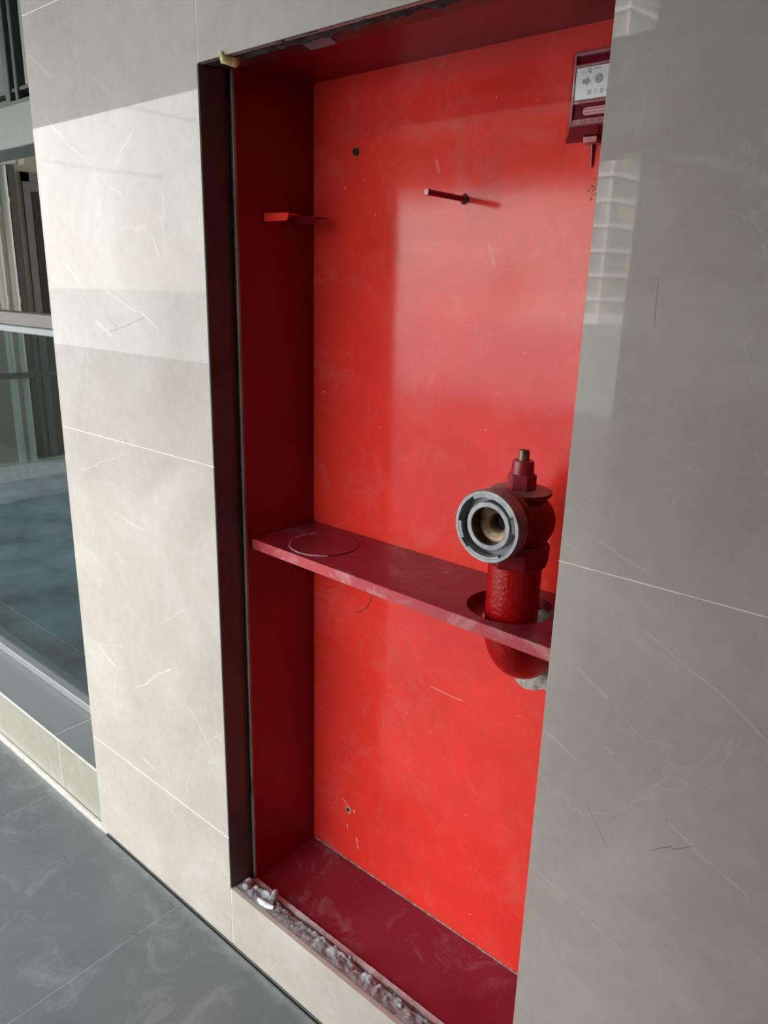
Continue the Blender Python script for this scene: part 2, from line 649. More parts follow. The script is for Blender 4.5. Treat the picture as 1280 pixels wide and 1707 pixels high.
M_TWALL = simple('tower_grey_wall', (0.40, 0.38, 0.36), 0.8, 0, 0, 2, 0.05)
M_TWHITE = simple('tower_white_band', (0.80, 0.78, 0.75), 0.8, 0, 0, 2, 0.03)
M_TGLASS = simple('tower_window_glass', (0.22, 0.26, 0.30), 0.1, 0, 0, 2, 0.2)
M_TWARM = simple('tower_warm_glass', (0.62, 0.52, 0.36), 0.3, 0, 0, 2, 0.2)  # warm tan tone for some of the tower windows
M_SILLT = floor_mat('grey_sill_tile', 0.62)


def glass_mat():
    N = NT('tinted_glass')
    t = N.t
    N.b.inputs['Base Color'].default_value = (0.60, 0.72, 0.72, 1)
    N.b.inputs['Transmission Weight'].default_value = 1.0
    N.b.inputs['Roughness'].default_value = 0.0
    N.b.inputs['IOR'].default_value = 1.5
    o_ = t.nodes['Material Output']
    tr = N.n('ShaderNodeBsdfTransparent')
    tr.inputs[0].default_value = (0.66, 0.755, 0.775, 1)
    gl = N.n('ShaderNodeBsdfGlossy')
    gl.inputs['Roughness'].default_value = 0.02
    fr = N.n('ShaderNodeFresnel')
    fr.inputs[0].default_value = 1.5
    mx = N.n('ShaderNodeMixShader')
    ge = N.n('ShaderNodeNewGeometry')
    front = N.math('SUBTRACT', 1.0, ge.outputs['Backfacing'])
    N.l(N.math('MULTIPLY', fr.outputs[0], front), mx.inputs[0])   # one reflecting face per pane
    N.l(tr.outputs[0], mx.inputs[1])
    N.l(gl.outputs[0], mx.inputs[2])
    N.l(mx.outputs[0], o_.inputs[0])
    return N.m


M_GLASS = glass_mat()

# ================================================================== STRUCTURE
OXL, OXR = -1.0605, -0.3815      # opening
OZB, OZT = 0.163, 1.726
WXL, WXR = -1.612, 3.2           # wall ends
CZ = 2.30                        # ceiling
# --- the wall: raw core with a hole, tiles as parts
HXL, HXR, HZB, HZT = -1.105, -0.33, 0.085, 1.79
core = MB()
core.box(WXL + 0.008, HXL, 0.013, 0.30, 0.0, CZ)
core.box(HXR, WXR, 0.013, 0.30, 0.0, CZ)
core.box(HXL, HXR, 0.013, 0.30, 0.0, HZB)
core.box(HXL, HXR, 0.013, 0.30, HZT, CZ)
core.box(HXL, HXR, 0.27, 0.30, HZB, HZT)
wall = core.build('wall_back', M_CORE, kind='structure')
G = 0.0009   # half grout joint
ZJ = [0.011, 0.2915, 1.089, 1.889, CZ]


def tile(x0, x1, z0, z1, jag=None):
    b = MB()
    b.box(x0 + G, x1 - G, 0.0, 0.011, z0 + G, z1 - G)
    return b.build('tile', M_TILE, wall, bevel=0.0007, seg=1)


XV = -1.061
for z0, z1 in zip(ZJ, ZJ[1:]):
    tile(WXL, XV, z0, z1)
# strip under and over the opening, right pier
tile(XV, OXR + 0.0, ZJ[0], OZB)
tile(XV, OXR + 0.0, OZT, ZJ[3])
tile(XV, OXR + 0.0, ZJ[3], CZ)
for x0, x1 in ((OXR, 0.55), (0.55, 2.1), (2.1, WXR)):
    for z0, z1 in zip(ZJ, ZJ[1:]):
        tile(x0, x1, z0, z1)
# grout
g = MB()
for z in ZJ[1:4]:
    g.box(WXL + 0.001, XV, 0.0006, 0.012, z - G, z + G)
    g.box(OXR, WXR, 0.0006, 0.012, z - G, z + G)
g.box(XV - G, XV + G, 0.0006, 0.012, 0.014, OZB)
g.box(XV - G, XV + G, 0.0006, 0.012, OZT, CZ)
g.box(0.55 - G, 0.55 + G, 0.0006, 0.012, 0.014, CZ)
g.box(2.1 - G, 2.1 + G, 0.0006, 0.012, 0.014, CZ)
g.build('grout', M_GROUT, wall)

# --- reveal around the opening
fr = MB()
fr.box(-1.10, -1.0616, 0.012, 0.048, 0.10, 1.728)
fr.box(-1.0616, -1.0603, 0.0012, 0.048, OZB, 1.7255)
fr.box(-1.10, -1.0665, 0.048, 0.064, 0.10, 1.735)
lf = fr.build('trim_1', M_FRAME, kind='structure', bevel=0.001, seg=1)
MB().box(OXR + 0.002, OXR + 0.04, 0.012, 0.064, 0.10, 1.735).build('jamb', M_FRAME, lf)
tp = MB()          # rough upper reveal: broken mortar edge
NX, NY = 260, 12
gr = []
for i in range(NX + 1):
    x = -1.0612 + (OXR + 1.0612) * i / NX
    lim = 0.036 + 0.006 * noise.noise(Vector((x * 30, 0, 4))) + 0.003 * noise.noise(Vector((x * 110, 0, 4)))
    row = []
    for j in range(NY + 1):
        y = 0.0012 + (lim - 0.0012) * j / NY
        z = 1.7262 + (0.003 * noise.fractal(Vector((x * 60, y * 120, 2)), 1.0, 2.0, 4) + 0.002) * min(1, j / 2) * (1 if j < NY else 0) + (0.012 if j == NY else 0)
        row.append(tp.bm.verts.new((x, y, z)))
    gr.append(row)
for i in range(NX):
    for j in range(NY):
        tp.face([gr[i][j], gr[i + 1][j], gr[i + 1][j + 1], gr[i][j + 1]], True)
tp.build('rough_edge', simple('dark_mortar_edge', (0.062, 0.058, 0.055), 0.9, 0, 0.8, 60, 0.5), lf)
MB().box(-1.07, OXR + 0.01, 0.034, 0.0665, 1.731, 1.76).build('head_strip', paint('dark_maroon_steel', (0.10, 0.012, 0.018), 0.4, (0.2, 0.15, 0.14), 0.6, 0.2), lf)

q = [(-0.865, 0.027), (-0.812, 0.030), (-0.826, 0.0665), (-0.879, 0.0665)]
MB().frustum([(x, y, 1.7298) for x, y in q], [(x, y, 1.7315) for x, y in q]).build('tape_patch', simple('dull_grey_tape', (0.24, 0.25, 0.25), 0.3), lf)
# --- floor
fl = MB().box(-9, WXR, -1.9, 0.3, -0.25, -0.012).build('floor', simple('floor_screed', (0.48, 0.49, 0.49), 0.9), kind='structure')
fx = [-1.8565 + 0.6055 * k for k in range(-11, 9)]
for i, x in enumerate(fx):
    for (y0, y1) in ((-0.61, -0.0), (-1.22, -0.61), (-1.83, -1.22)):
        x1 = x + 0.6055
        if x > WXR - 0.01 or (y0 < -0.7 and (x < -5.2 or x > 1.6)):
            continue
        x1 = min(x1, WXR)
        b = MB().box(x + 0.0008, x1 - 0.0008, y0 + 0.001, y1 - 0.0012, -0.012, 0.0)
        b.build('tile', M_FLOOR, fl, bevel=0.0006, seg=1)
MB().box(-5.5, WXR, -1.83, -0.002, -0.012, -0.0006).build('grout', simple('pale_floor_grout', (0.42, 0.43, 0.43), 0.9), fl)
# metal strip in the shadow gap at the wall foot
st = MB()
st.box(WXL + 0.03, WXR, -0.0045, -0.0025, -0.004, 0.0035)
st.box(WXL + 0.03, WXR, 0.002, 0.006, -0.004, 0.006)
st.build('baseboard_gap', simple('metal_edge_strip', (0.20, 0.21, 0.20), 0.45, 0.4), kind='structure')

# --- ceiling, outer column and beam
cl = MB().box(-9, WXR + 0.2, -1.64, 0.3, CZ, CZ + 0.3).build('ceiling', M_CEIL, kind='structure')
co = MB().box(-0.761, WXR, -1.64, -1.0, 0, CZ).build('wall_front', M_COL, kind='structure')
MB().box(-2.6, -0.7, -1.70, -1.641, 1.826, 2.166).build('trim_2', M_COL, kind='structure')
MB().box(WXR, WXR + 0.2, -2.05, 0.3, 0, CZ).build('wall_right', M_CONC, kind='structure')
# unseen upper floors, added as a mass that keeps the sun off the corridor
MB().box(-30, 30, -1.64, 12, CZ + 0.3, 10).build('wall_upper_sun_block', M_CONC, kind='structure')
MB().box(-9, -5.8, -2.05, -1.64, -0.2, CZ).build('wall_front_left', M_COL, kind='structure')

# --- low plinth left of the wall with tile face and sill tiles
pl = MB().box(-9, WXL, 0.026, 0.142, 0.0, 0.153).build('trim_3', M_CONC, kind='structure')
px = [-1.853 - 0.6055 * k for k in range(0, 6)]
for a, b_ in zip([WXL] + px, px):
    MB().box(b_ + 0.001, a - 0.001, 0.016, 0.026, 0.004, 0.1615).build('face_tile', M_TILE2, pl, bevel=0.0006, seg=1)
for a, b_ in zip([WXL] + [x_ - 0.028 for x_ in px], [x_ - 0.028 for x_ in px]):
    MB().box(b_ + 0.001, a - 0.001, 0.020, 0.142, 0.153, 0.1625).build('sill_tile', M_SILLT, pl, bevel=0.0006, seg=1)
gg = MB()
gg.box(-5.2, WXL, 0.0155, 0.0195, 0.160, 0.1635)
gg.box(-5.2, WXL + 0.015, 0.007, 0.016, -0.011, 0.0015)
gg.box(-5.2, WXL + 0.02, -0.002, 0.007, -0.011, -0.0008)
for x_ in px:
    gg.box(x_ - 0.0015, x_ + 0.0015, 0.0165, 0.026, 0.004, 0.161)
    gg.box(x_ - 0.0295, x_ - 0.0265, 0.02, 0.142, 0.155, 0.162)
gg.build('grout', M_GROUT, pl)

# --- glazing beside the wall
wn = MB()
wn.box(-6.5, WXL, 0.143, 0.20, 0.158, 0.188)
win = wn.build('window_1', M_ALUL, kind='structure', bevel=0.002, seg=1)
MB().box(-6.5, WXL, 0.15, 0.20, 1.280, 1.316).build('handrail', M_ALUF, win, bevel=0.002, seg=1)
MB().box(-6.5, WXL, 0.144, 0.20, 1.262, 1.280).build('handrail_lip', M_ALUL, win, bevel=0.002, seg=1)
MB().box(-6.5, WXL, 0.168, 0.176, 0.186, 1.264).build('pane', M_GLASS, win)
MB().box(-6.5, WXL, 0.15, 0.24, 1.716, 1.811).build('transom', M_TEAL, win, bevel=0.002, seg=1)
wu = MB()
wu.box(-6.5, WXL, 0.16, 0.20, 1.811, 1.822)
wu.box(-6.5, WXL, 0.17, 0.20, 1.845, 1.853)
uf = wu.build('window_2', M_DARKF, kind='structure')
for xa, xb in ((-1.948, -1.925), (-2.022, -2.008), (-2.075, -2.05), (-2.6, -2.56), (-3.2, -3.16)):
    MB().box(xa, xb, 0.165, 0.20, 1.82, CZ).build('mullion', M_DARKF, uf, bevel=0.002, seg=1)
MB().box(-1.975, -1.955, 0.17, 0.21, 1.853, CZ).build('mullion', simple('grey_green_mullion', (0.20, 0.21, 0.175), 0.5), uf, bevel=0.002, seg=1)
MB().box(-6.5, WXL, 0.183, 0.189, 1.82, CZ).build('pane', M_GLASS, uf)

# --- room behind the glazing
rm = MB()
rm.box(-9, WXL, 0.30, 5.0, -0.2, 0.0)
rf = rm.build('floor_inner', M_INFLOOR, kind='structure')
MB().box(-5.75, -5.55, 0.3, 5.0, 0, 2.6).build('wall_inner_left', M_INWALL, kind='structure')
MB().box(-5.75, WXL + 0.3, 5.0, 5.2, 0, 0.35).build('wall_inner_back', M_INWALL, kind='structure')  # kept low: the opening above is added to let sky light in
MB().box(WXL + 0.1, WXL + 0.3, 0.3, 5.0, 0, 2.6).build('wall_inner_right', M_INWALL, kind='structure')
MB().box(-9, WXL + 0.3, 0.24, 5.2, 2.45, 2.6).build('ceiling_inner', M_CEIL, kind='structure')
# ledge at the wall foot
MB().box(-5.55, -5.42, 0.8, 4.0, 0.0, 0.11).build('baseboard_inner', simple('pale_ledge', (0.45, 0.45, 0.43), 0.7), kind='structure')

# pipes
def pipe_run(y, r, label):
    t = thing('drain_pipe', label, 'pipe', (-5.45, y, 0.11))
    MB().tube([(-5.45, y, 0.11), (-5.45, y, 2.45)], r, 16).build('pipe', M_WPIPE, t)
    for z in (1.27, 1.92):
        MB().lathe([(r * 1.16, -0.02), (r * 1.16, 0.02)], (-5.45, y, z), n=16).build('coupling', M_WPIPE, t)
    return t


pipe_run(1.636, 0.026, 'white vertical drain pipe behind the glazing, nearer the dark doorway')
pipe_run(1.555, 0.026, 'white vertical drain pipe behind the glazing, farther from the dark doorway')
t = thing('branch_pipe', 'pale horizontal pipe stub under the ceiling behind the glazing', 'pipe', (-5.36, 1.55, 2.16))
MB().tube([(-5.33, 1.30, 2.12), (-5.33, 1.52, 2.14), (-5.33, 1.70, 2.17)], 0.03, 12).build('pipe', M_WPIPE, t)
MB().lathe([(0.037, -0.02), (0.037, 0.02)], (-5.33, 1.70, 2.17), ax=(0, 1, 0.17), n=14).build('collar', M_WPIPE, t)
sh = MB()
sh.box(-5.55, -5.535, 1.711, 1.761, 0.11, 2.45)  # plain dark stripe on the wall between drain pipe and doorway
tag(sh.build('dark_stripe', M_DMATTE), 'dark vertical channel on the wall right of the white drain pipes', 'stripe')
rl = MB()
rl.box(-5.36, -5.33, 1.2, 1.95, 0.742, 0.778)
tag(rl.build('wall_rail', M_DMATTE), 'dark horizontal rail across the drain pipes seen through tinted glass', 'rail')
# dark doorway
d1 = MB()
d1.box(-5.55, -5.525, 1.803, 1.852, 0.11, 2.12)
d1.box(-5.55, -5.525, 1.803, 2.5, 2.06, 2.12)
d1.box(-5.55, -5.535, 1.852, 2.5, 0.11, 2.06)
dd = d1.build('door_1', M_DOORF, kind='structure')
MB().box(-5.535, -5.531, 1.862, 2.45, 0.11, 2.0).build('dark_opening', M_BLACK, dd)  # flat black sheet painted for the darkness of the open doorway

# ================================================================== HYDRANT CABINET
CXL, CXR = -1.061, -0.365
CB = 0.249
CZB, CZT = 0.140, 1.748
cab = thing('hydrant_cabinet', 'open doorless red steel hydrant cabinet set into the tiled wall', 'cabinet', (-0.72, 0.16, CZB - 0.003))
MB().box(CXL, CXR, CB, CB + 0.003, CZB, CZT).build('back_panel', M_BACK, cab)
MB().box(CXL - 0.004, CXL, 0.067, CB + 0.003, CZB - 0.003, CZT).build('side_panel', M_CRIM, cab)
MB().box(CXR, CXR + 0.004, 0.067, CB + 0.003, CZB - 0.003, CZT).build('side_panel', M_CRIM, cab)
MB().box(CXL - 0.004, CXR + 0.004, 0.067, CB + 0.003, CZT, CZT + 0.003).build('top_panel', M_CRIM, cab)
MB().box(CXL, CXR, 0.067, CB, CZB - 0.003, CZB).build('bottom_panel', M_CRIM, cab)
# front lips
lp = MB()
random.seed(2)
n = 90
for i in range(n):
    z0 = CZB + (CZT - CZB) * i / n
    z1 = CZB + (CZT - CZB) * (i + 1) / n
    d = 0.0012 * noise.noise(Vector((i * 0.4, 3, 0)))
    lp.box(CXL - 0.010, CXL + 0.0035 + d, 0.0640, 0.0685, z0, z1)
lp.build('front_lip', M_LIP, cab)
lp = MB()
n = 110
for i in range(n):
    x0 = CXL + (CXR - CXL) * i / n
    x1 = CXL + (CXR - CXL) * (i + 1) / n
    d = 0.0012 * noise.noise(Vector((i * 0.45, 7, 0)))
    lp.box(x0, x1, 0.058 + 0.003 * noise.noise(Vector((i * 0.2, 1, 5))), 0.0685, 0.09, CZB + 0.006 + d)
lp.build('sill_lip', M_CHALK, cab)
lp = MB()
n = 80
for i in range(n):     # dirty joint between back and bottom
    x0 = CXL + 0.003 + (CXR - CXL - 0.006) * i / n
    x1 = CXL + 0.003 + (CXR - CXL - 0.006) * (i + 1) / n
    d = 0.0022 + 0.0012 * noise.noise(Vector((i * 0.5, 9, 0)))
    lp.box(x0, x1, CB - d, CB, CZB, CZB + d * 1.3)
lp.build('joint_bead', simple('dusty_joint', (0.44, 0.28, 0.25), 0.9, 0, 0.6, 140, 0.6), cab)

# shelf with a hole for the pipe, slightly skewed
SZ = 0.934
HC = Vector((-0.530, 0.1545))
HR = 0.067


def shelf():
    b = MB()
    bm = b.bm
    NH = 48
    x0, x1 = CXL + 0.0005, CXR - 0.001
    yf = lambda x: 0.0835 - 0.017 * (x - x0) / (x1 - x0)
    rows = {}
    for lev, z in (('t', SZ), ('b', SZ - 0.0175)):
        hole = [bm.verts.new((HC.x + HR * math.cos(2 * math.pi * i / NH), HC.y + HR * math.sin(2 * math.pi * i / NH), z)) for i in range(NH)]
        # frame square around hole projected to the shelf's rectangle xa..xb
        xa, xb = HC.x - 0.085, HC.x + 0.085
        outer = []
        for i in range(NH):
            a = 2 * math.pi * i / NH
            c_, s_ = math.cos(a), math.sin(a)
            k = min(0.085 / max(abs(c_), 1e-6), (CB - HC.y) / s_ if s_ > 1e-6 else 1e9, (HC.y - 0.0705) / -s_ if s_ < -1e-6 else 1e9)
            x, y = HC.x + k * c_, HC.y + k * s_
            if abs(y - 0.0705) < 1e-4:
                y = yf(x)
            outer.append(bm.verts.new((x, y, z)))
        for i in range(NH):
            j = (i + 1) % NH
            bm.faces.new([hole[i], hole[j], outer[j], outer[i]])
        # corner fill: find corners
        rows[lev] = (hole, outer)
        corners = {}
        for nm, (cx, cy) in dict(lf=(xa, yf(xa)), rf=(xb, yf(xb)), lb=(xa, CB), rb=(xb, CB)).items():
            corners[nm] = bm.verts.new((cx, cy, z))
        for nm, v in corners.items():
            a = math.atan2(v.co.y - HC.y, v.co.x - HC.x) % (2 * math.pi)
            i = int(a / (2 * math.pi) * NH)
            bm.faces.new([outer[i], v, outer[(i + 1) % NH]])
        L = [bm.verts.new((x0, yf(x0), z)), bm.verts.new((x0, CB, z))]
        R_ = [bm.verts.new((x1, yf(x1), z)), bm.verts.new((x1, CB, z))]
        lo = sorted([v for v in outer if abs(v.co.x - xa) < 1e-5], key=lambda v: v.co.y)
        ro = sorted([v for v in outer if abs(v.co.x - xb) < 1e-5], key=lambda v: v.co.y)
        bm.faces.new([L[0], corners['lf']] + lo + [corners['lb'], L[1]])
        bm.faces.new([R_[0], corners['rf']] + ro + [corners['rb'], R_[1]])
    for i in range(NH):
        j = (i + 1) % NH
        bm.faces.new([rows['t'][0][i], rows['t'][0][j], rows['b'][0][j], rows['b'][0][i]])
    return b


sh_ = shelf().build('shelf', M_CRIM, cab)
# the folded, chipped front edge
b = MB()
n = 120
for i in range(n):
    x0 = CXL + 0.0005 + (CXR - CXL - 0.0015) * i / n
    x1 = CXL + 0.0005 + (CXR - CXL - 0.0015) * (i + 1) / n
    ya = 0.0835 - 0.017 * i / n
    yb = 0.0835 - 0.017 * (i + 1) / n
    d = 0.0007 * noise.noise(Vector((i * 0.5, 2, 2)))
    b.frustum([(x0, ya - 0.0015, SZ - 0.019), (x1, yb - 0.0015, SZ - 0.019), (x1, yb - 0.0015, SZ + 0.0006 + d), (x0, ya - 0.0015, SZ + 0.0006 + d)],
              [(x0, ya + 0.0015, SZ - 0.019), (x1, yb + 0.0015, SZ - 0.019), (x1, yb + 0.0015, SZ + 0.0006 + d), (x0, ya + 0.0015, SZ + 0.0006 + d)])
b.build('front_edge', M_EDGE, sh_)
# reinforcing plate under the pipe hole
b = MB()
b.lathe([(0.0415, -0.022), (0.074, -0.022), (0.074, -0.0195), (0.0415, -0.0195)], (HC.x, HC.y, SZ), n=32, a0=math.radians(75), a1=math.radians(300), closed=True)
b.build('hole_plate', M_CRIM, sh_)
# left knockout disc, still in place, with chalky rim
KC = (-0.940, 0.158)
MB().lathe([(0.0, 0.0012), (0.0645, 0.0012), (0.0655, 0.0)], (KC[0], KC[1], SZ), n=56).build('knockout_disc', M_CRIM, sh_)
b = MB()
b.lathe([(0.0652, 0), (0.0652, 0.0016), (0.0672, 0.0016), (0.0672, 0)], (KC[0], KC[1], SZ), n=40, a0=math.radians(150), a1=math.radians(320), closed=True)
b.build('knockout_rim', simple('chalky_paint_rim', (0.50, 0.26, 0.27), 0.8, 0, 0.5, 160, 0.5), sh_)
b = MB()
b.lathe([(0.0652, 0.0003), (0.0652, 0.0008), (0.0664, 0.0008), (0.0664, 0.0003)], (KC[0], KC[1], SZ), n=40, a0=math.radians(-40), a1=math.radians(150), closed=True)
b.build('knockout_groove', M_BLACK, sh_)
# partly cut knockout on the back panel, under the shelf
b = MB()
b.lathe([(0.0635, -0.0006), (0.0635, 0.0004), (0.0647, 0.0004), (0.0647, -0.0006)], (-0.959, CB, 0.824), ax=(0, -1, 0), n=24,
        a0=math.radians(-70), a1=math.radians(12), closed=True)
b.build('knockout_groove', M_BLACK, cab)

# hose bracket on the left side: two bent tabs
for (y, zz, mt, dz) in ((0.128, 1.513, M_BACK, 0.010), (0.196, 1.514, M_CRIM, 0.009)):
    b = MB()
    b.frustum([(CXL, y, zz - 0.004), (CXL + 0.058, y, zz - 0.004), (CXL + 0.062, y, zz + dz - 0.002), (CXL, y, zz + dz)],
              [(CXL, y + 0.003, zz - 0.004), (CXL + 0.058, y + 0.003, zz - 0.004), (CXL + 0.062, y + 0.003, zz + dz - 0.002), (CXL, y + 0.003, zz + dz)])
    b.box(CXL, CXL + 0.058, y + 0.002, y + 0.030, zz + dz - 0.0045, zz + dz - 0.0025)
    b.build('bracket_tab', mt, cab)
# rod sticking straight out of the back
b = MB()
b.tube([(-0.722, CB, 1.540), (-0.722, CB - 0.099, 1.540)], 0.0044, 16)
rod = b.build('hanger_rod', M_CRIM, cab)
MB().lathe([(0.0, 0.0), (0.0046, 0.0), (0.0042, 0.0012), (0, 0.0014)], (-0.722, CB - 0.099, 1.540), ax=(0, -1, 0), n=16).build('rod_tip', M_PINK, rod)
MB().lathe([(0.0085, 0.0), (0.0062, 0.003), (0.0044, 0.005)], (-0.722, CB, 1.540), ax=(0, -1, 0), n=16, jit=lambda a, h: 0.25 * noise.noise(Vector((a * 2, h * 99, 1)))).build('weld', simple('smoky_weld', (0.16, 0.05, 0.05), 0.7), rod)
# hex nut
b = MB()
b.lathe([(0.0062, 0), (0.0062, 0.005), (0.0034, 0.005), (0.0034, 0.002), (0, 0.002)], (-0.955, CB, 1.628), ax=(0, -1, 0), n=6, smooth=False)
nut = b.build('hex_nut', simple('dark_brass_nut', (0.10, 0.07, 0.03), 0.35, 0.8), cab)
MB().lathe([(0, 0), (0.0078, 0), (0.0078, 0.001), (0, 0.001)], (-0.955, CB, 1.628), ax=(0, -1, 0), n=24).build('washer', M_STEM, nut)
# rusty hole
b = MB()
b.lathe([(0, 0.0004), (0.006, 0.0005), (0.009, 0.0)], (-0.952, CB, 0.277), ax=(0, -1, 0), n=22, jit=lambda a, h: 0.5 * noise.noise(Vector((math.cos(a) * 1.4, math.sin(a) * 1.4, 3))))
hole = b.build('drill_hole', simple('chalky_ring', (0.45, 0.33, 0.22), 0.9, var=0.5), cab)
MB().lathe([(0, 0.0010), (0.0045, 0.0010), (0.005, 0.0004)], (-0.952, CB, 0.275), ax=(0, -1, 0), n=16, jit=lambda a, h: 0.5 * noise.noise(Vector((math.cos(a) * 2, math.sin(a) * 2, 8)))).build('hole_core', M_BLACK, hole)
# rust scab near the right edge
b = MB()
random.seed(8)
for i in range(26):
    x = -0.505 + random.gauss(0, 0.006)
    z = 1.540 + random.gauss(0, 0.014)
    r = random.uniform(0.0008, 0.0022)
    b.lathe([(0, 0.001), (r * 0.7, 0.0008), (r, 0)], (x, CB, z), ax=(0, -1, 0), n=9, jit=lambda a, h: 0.4 * noise.noise(Vector((a, x * 90, z * 90))))
b.build('rust_scab', M_RUST, cab)
# cement collar where the pipe goes through the back
b = MB()
b.lathe([(0.0, 0.010), (0.05, 0.010), (0.066, 0.007), (0.076, 0.003), (0.084, 0.0)], (-0.525, CB, 0.833), ax=(0, -1, 0), n=64,
        jit=lambda a, h: 0.10 * noise.noise(Vector((math.cos(a) * 2.2, math.sin(a) * 2.2, h * 60))) + 0.05 * noise.noise(Vector((math.cos(a) * 9, math.sin(a) * 9, h * 90))))
b.build('cement_patch', M_CEMENT, cab)

# ================================================================== HYDRANT
AX, AY = -0.5245, 0.150
hyd = thing('fire_hydrant_valve', 'red indoor fire hydrant valve with open grey hose outlet on a riser pipe', 'hydrant', (AX, AY, 0.78))
R = 0.0408
pts = [(AX, AY, 1.03), (AX, AY, 0.985), (AX, AY, 0.92)]
ZC = 0.918
for i in range(1, 13):
    a = math.pi / 2 * i / 12
    pts.append((AX, AY + 0.088 * (1 - math.cos(a)), ZC - 0.088 * math.sin(a)))
pts.append((AX, AY + 0.0985, ZC - 0.088))
MB().tube(pts[:3], R, 48).build('riser_pipe', M_PIPE, hyd)
MB().tube(pts[2:], [R] + [R * (1 + 0.05 * math.sin(math.pi * i / 13)) for i in range(1, 14)], 48).build('elbow', M_PIPE, hyd)
# collar nut (octagonal) and body
b = MB()
b.lathe([(0.040, 1.008), (0.049, 1.012), (0.052, 1.018), (0.052, 1.036), (0.046, 1.044), (0.03, 1.046)], (AX, AY, 0), n=8, smooth=False)
b.build('collar_nut', M_BODY, hyd, bevel=0.002)
b = MB()
prof = []
for i in range(41):
    a = -math.pi / 2 + math.pi * i / 40
    z = 1.077 + 0.043 * math.sin(a)
    r = 0.0535 * max(math.cos(a), 0) ** 0.75
    prof.append((max(r, 0.033 if z > 1.077 else 0.036), z))
prof.append((0.036, 1.123))
b.lathe([(0.036, 1.03)] + prof, (AX, AY, 0), n=112)
OZ = 1.0855
for f_ in list(b.bm.faces):       # the outlet port cut through the casting
    c_ = f_.calc_center_median()
    if c_.y < AY and math.hypot(c_.x - AX, c_.z - OZ) < 0.0285:
        b.bm.faces.remove(f_)
b.build('valve_body', M_BODY, hyd)
b = MB()
b.lathe([(0.036, 1.1165), (0.0445, 1.1175), (0.0455, 1.120), (0.0450, 1.1235), (0.040, 1.1245), (0.0, 1.126)], (AX, AY, 0), n=56)
b.build('bonnet_flange', M_BODY, hyd)
b = MB()
b.lathe([(0.0215, 1.125), (0.0215, 1.1465), (0.0185, 1.149), (0.0, 1.149)], (AX, AY, 0), n=6, smooth=False, a0=0.35, a1=0.35 + 2 * math.pi)
gl = b.build('gland_nut', paint('dusty_red_nut', (0.30, 0.025, 0.04), 0.4, (0.5, 0.3, 0.32), 0.6, 0.2), hyd, bevel=0.0012)
b = MB()
b.lathe([(0.0172, 1.148), (0.0165, 1.153), (0.0158, 1.165), (0.0150, 1.1675), (0.0085, 1.168)], (AX, AY, 0), n=28)
b.build('gland_sleeve', paint('red_sleeve', (0.32, 0.02, 0.03), 0.35, (0.5, 0.3, 0.32), 0.4, 0.1), gl)
b = MB()
b.lathe([(0.0082, 1.165), (0.0082, 1.180), (0.0074, 1.1825), (0, 1.1825)], (AX, AY, 0), n=18)
b.lathe([(0.0064, 1.1825), (0.0064, 1.1832), (0, 1.1832)], (AX, AY, 0), n=4, smooth=False)
b.build('stem', M_STEM, hyd)
# outlet neck and crinkled flange
OZ = 1.0855
YA = (0, -1, 0)
b = MB()
b.lathe([(0.032, 0.035), (0.041, 0.030), (0.043, 0.052), (0.032, 0.054)], (AX, AY, OZ), ax=YA, n=40, closed=True)
b.build('outlet_neck', M_BODY, hyd)
b = MB()
b.lathe([(0.040, 0.042), (0.048, 0.044), (0.051, 0.050), (0.050, 0.056), (0.046, 0.062), (0.040, 0.062)], (AX, AY, OZ), ax=YA, n=72, closed=True,
        jit=lambda a, h: 0.035 * noise.noise(Vector((math.cos(a) * 9, math.sin(a) * 9, h * 160))))
b.build('outlet_flange', M_BODY, hyd)
# hose coupling
cp = MB()
FY = 0.090          # face distance from the axis
cp.lathe([(0.030, 0.058), (0.047, 0.060), (0.0525, 0.066), (0.0530, FY - 0.003), (0.0515, FY), (0.0470, FY), (0.0462, FY - 0.002), (0.0462, FY - 0.020), (0.030, FY - 0.020)],
         (AX, AY, OZ), ax=YA, n=72, closed=True)
coup = cp.build('hose_coupling', M_ALU, hyd)
b = MB()
b.lathe([(0.0275, FY - 0.022), (0.0355, FY - 0.022), (0.0355, FY - 0.0055), (0.0345, FY - 0.0045), (0.0285, FY - 0.0045), (0.0275, FY - 0.0055)], (AX, AY, OZ), ax=YA, n=60, closed=True)
b.build('inner_ring', M_ALU, coup)
for (a0, a1, r0, mt) in ((30, 122, 0.0415, M_ALU), (232, 300, 0.0425, M_ALU), (180, 212, 0.0415, M_ALU), (-2, 26, 0.0385, M_ALUD)):
    b = MB()
    lo = FY - 0.0075 if mt is M_ALU else FY - 0.015
    hi = FY - 0.0002 if mt is M_ALU else FY - 0.003
    b.lathe([(r0, lo), (0.0466, lo), (0.0466, hi), (r0 + 0.001, hi)], (AX, AY, OZ), ax=YA, n=16, a0=math.radians(a0), a1=math.radians(a1), closed=True, smooth=True)
    b.build('lug', mt, coup)
# bore and seat
b = MB()
b.lathe([(0.0272, FY - 0.006), (0.0272, 0.022), (0.0272, 0.021)], (AX, AY, OZ), ax=YA, n=48, cap=False)
bo = b.build('bore', M_BORE, coup, norm=False)
b = MB()
b.lathe([(0.0273, 0.0665), (0.0240, 0.0665), (0.0195, 0.0630), (0.0165, 0.0620), (0.0140, 0.0600), (0.0130, 0.0570), (0.0130, 0.040)], (AX, AY, OZ), ax=YA, n=40, cap=False)
b.build('valve_seat', M_BRASS, coup)
MB().lathe([(0, 0.045), (0.0131, 0.045)], (AX, AY, OZ), ax=YA, n=24, cap=False).build('seat_throat', M_BLACK, coup)

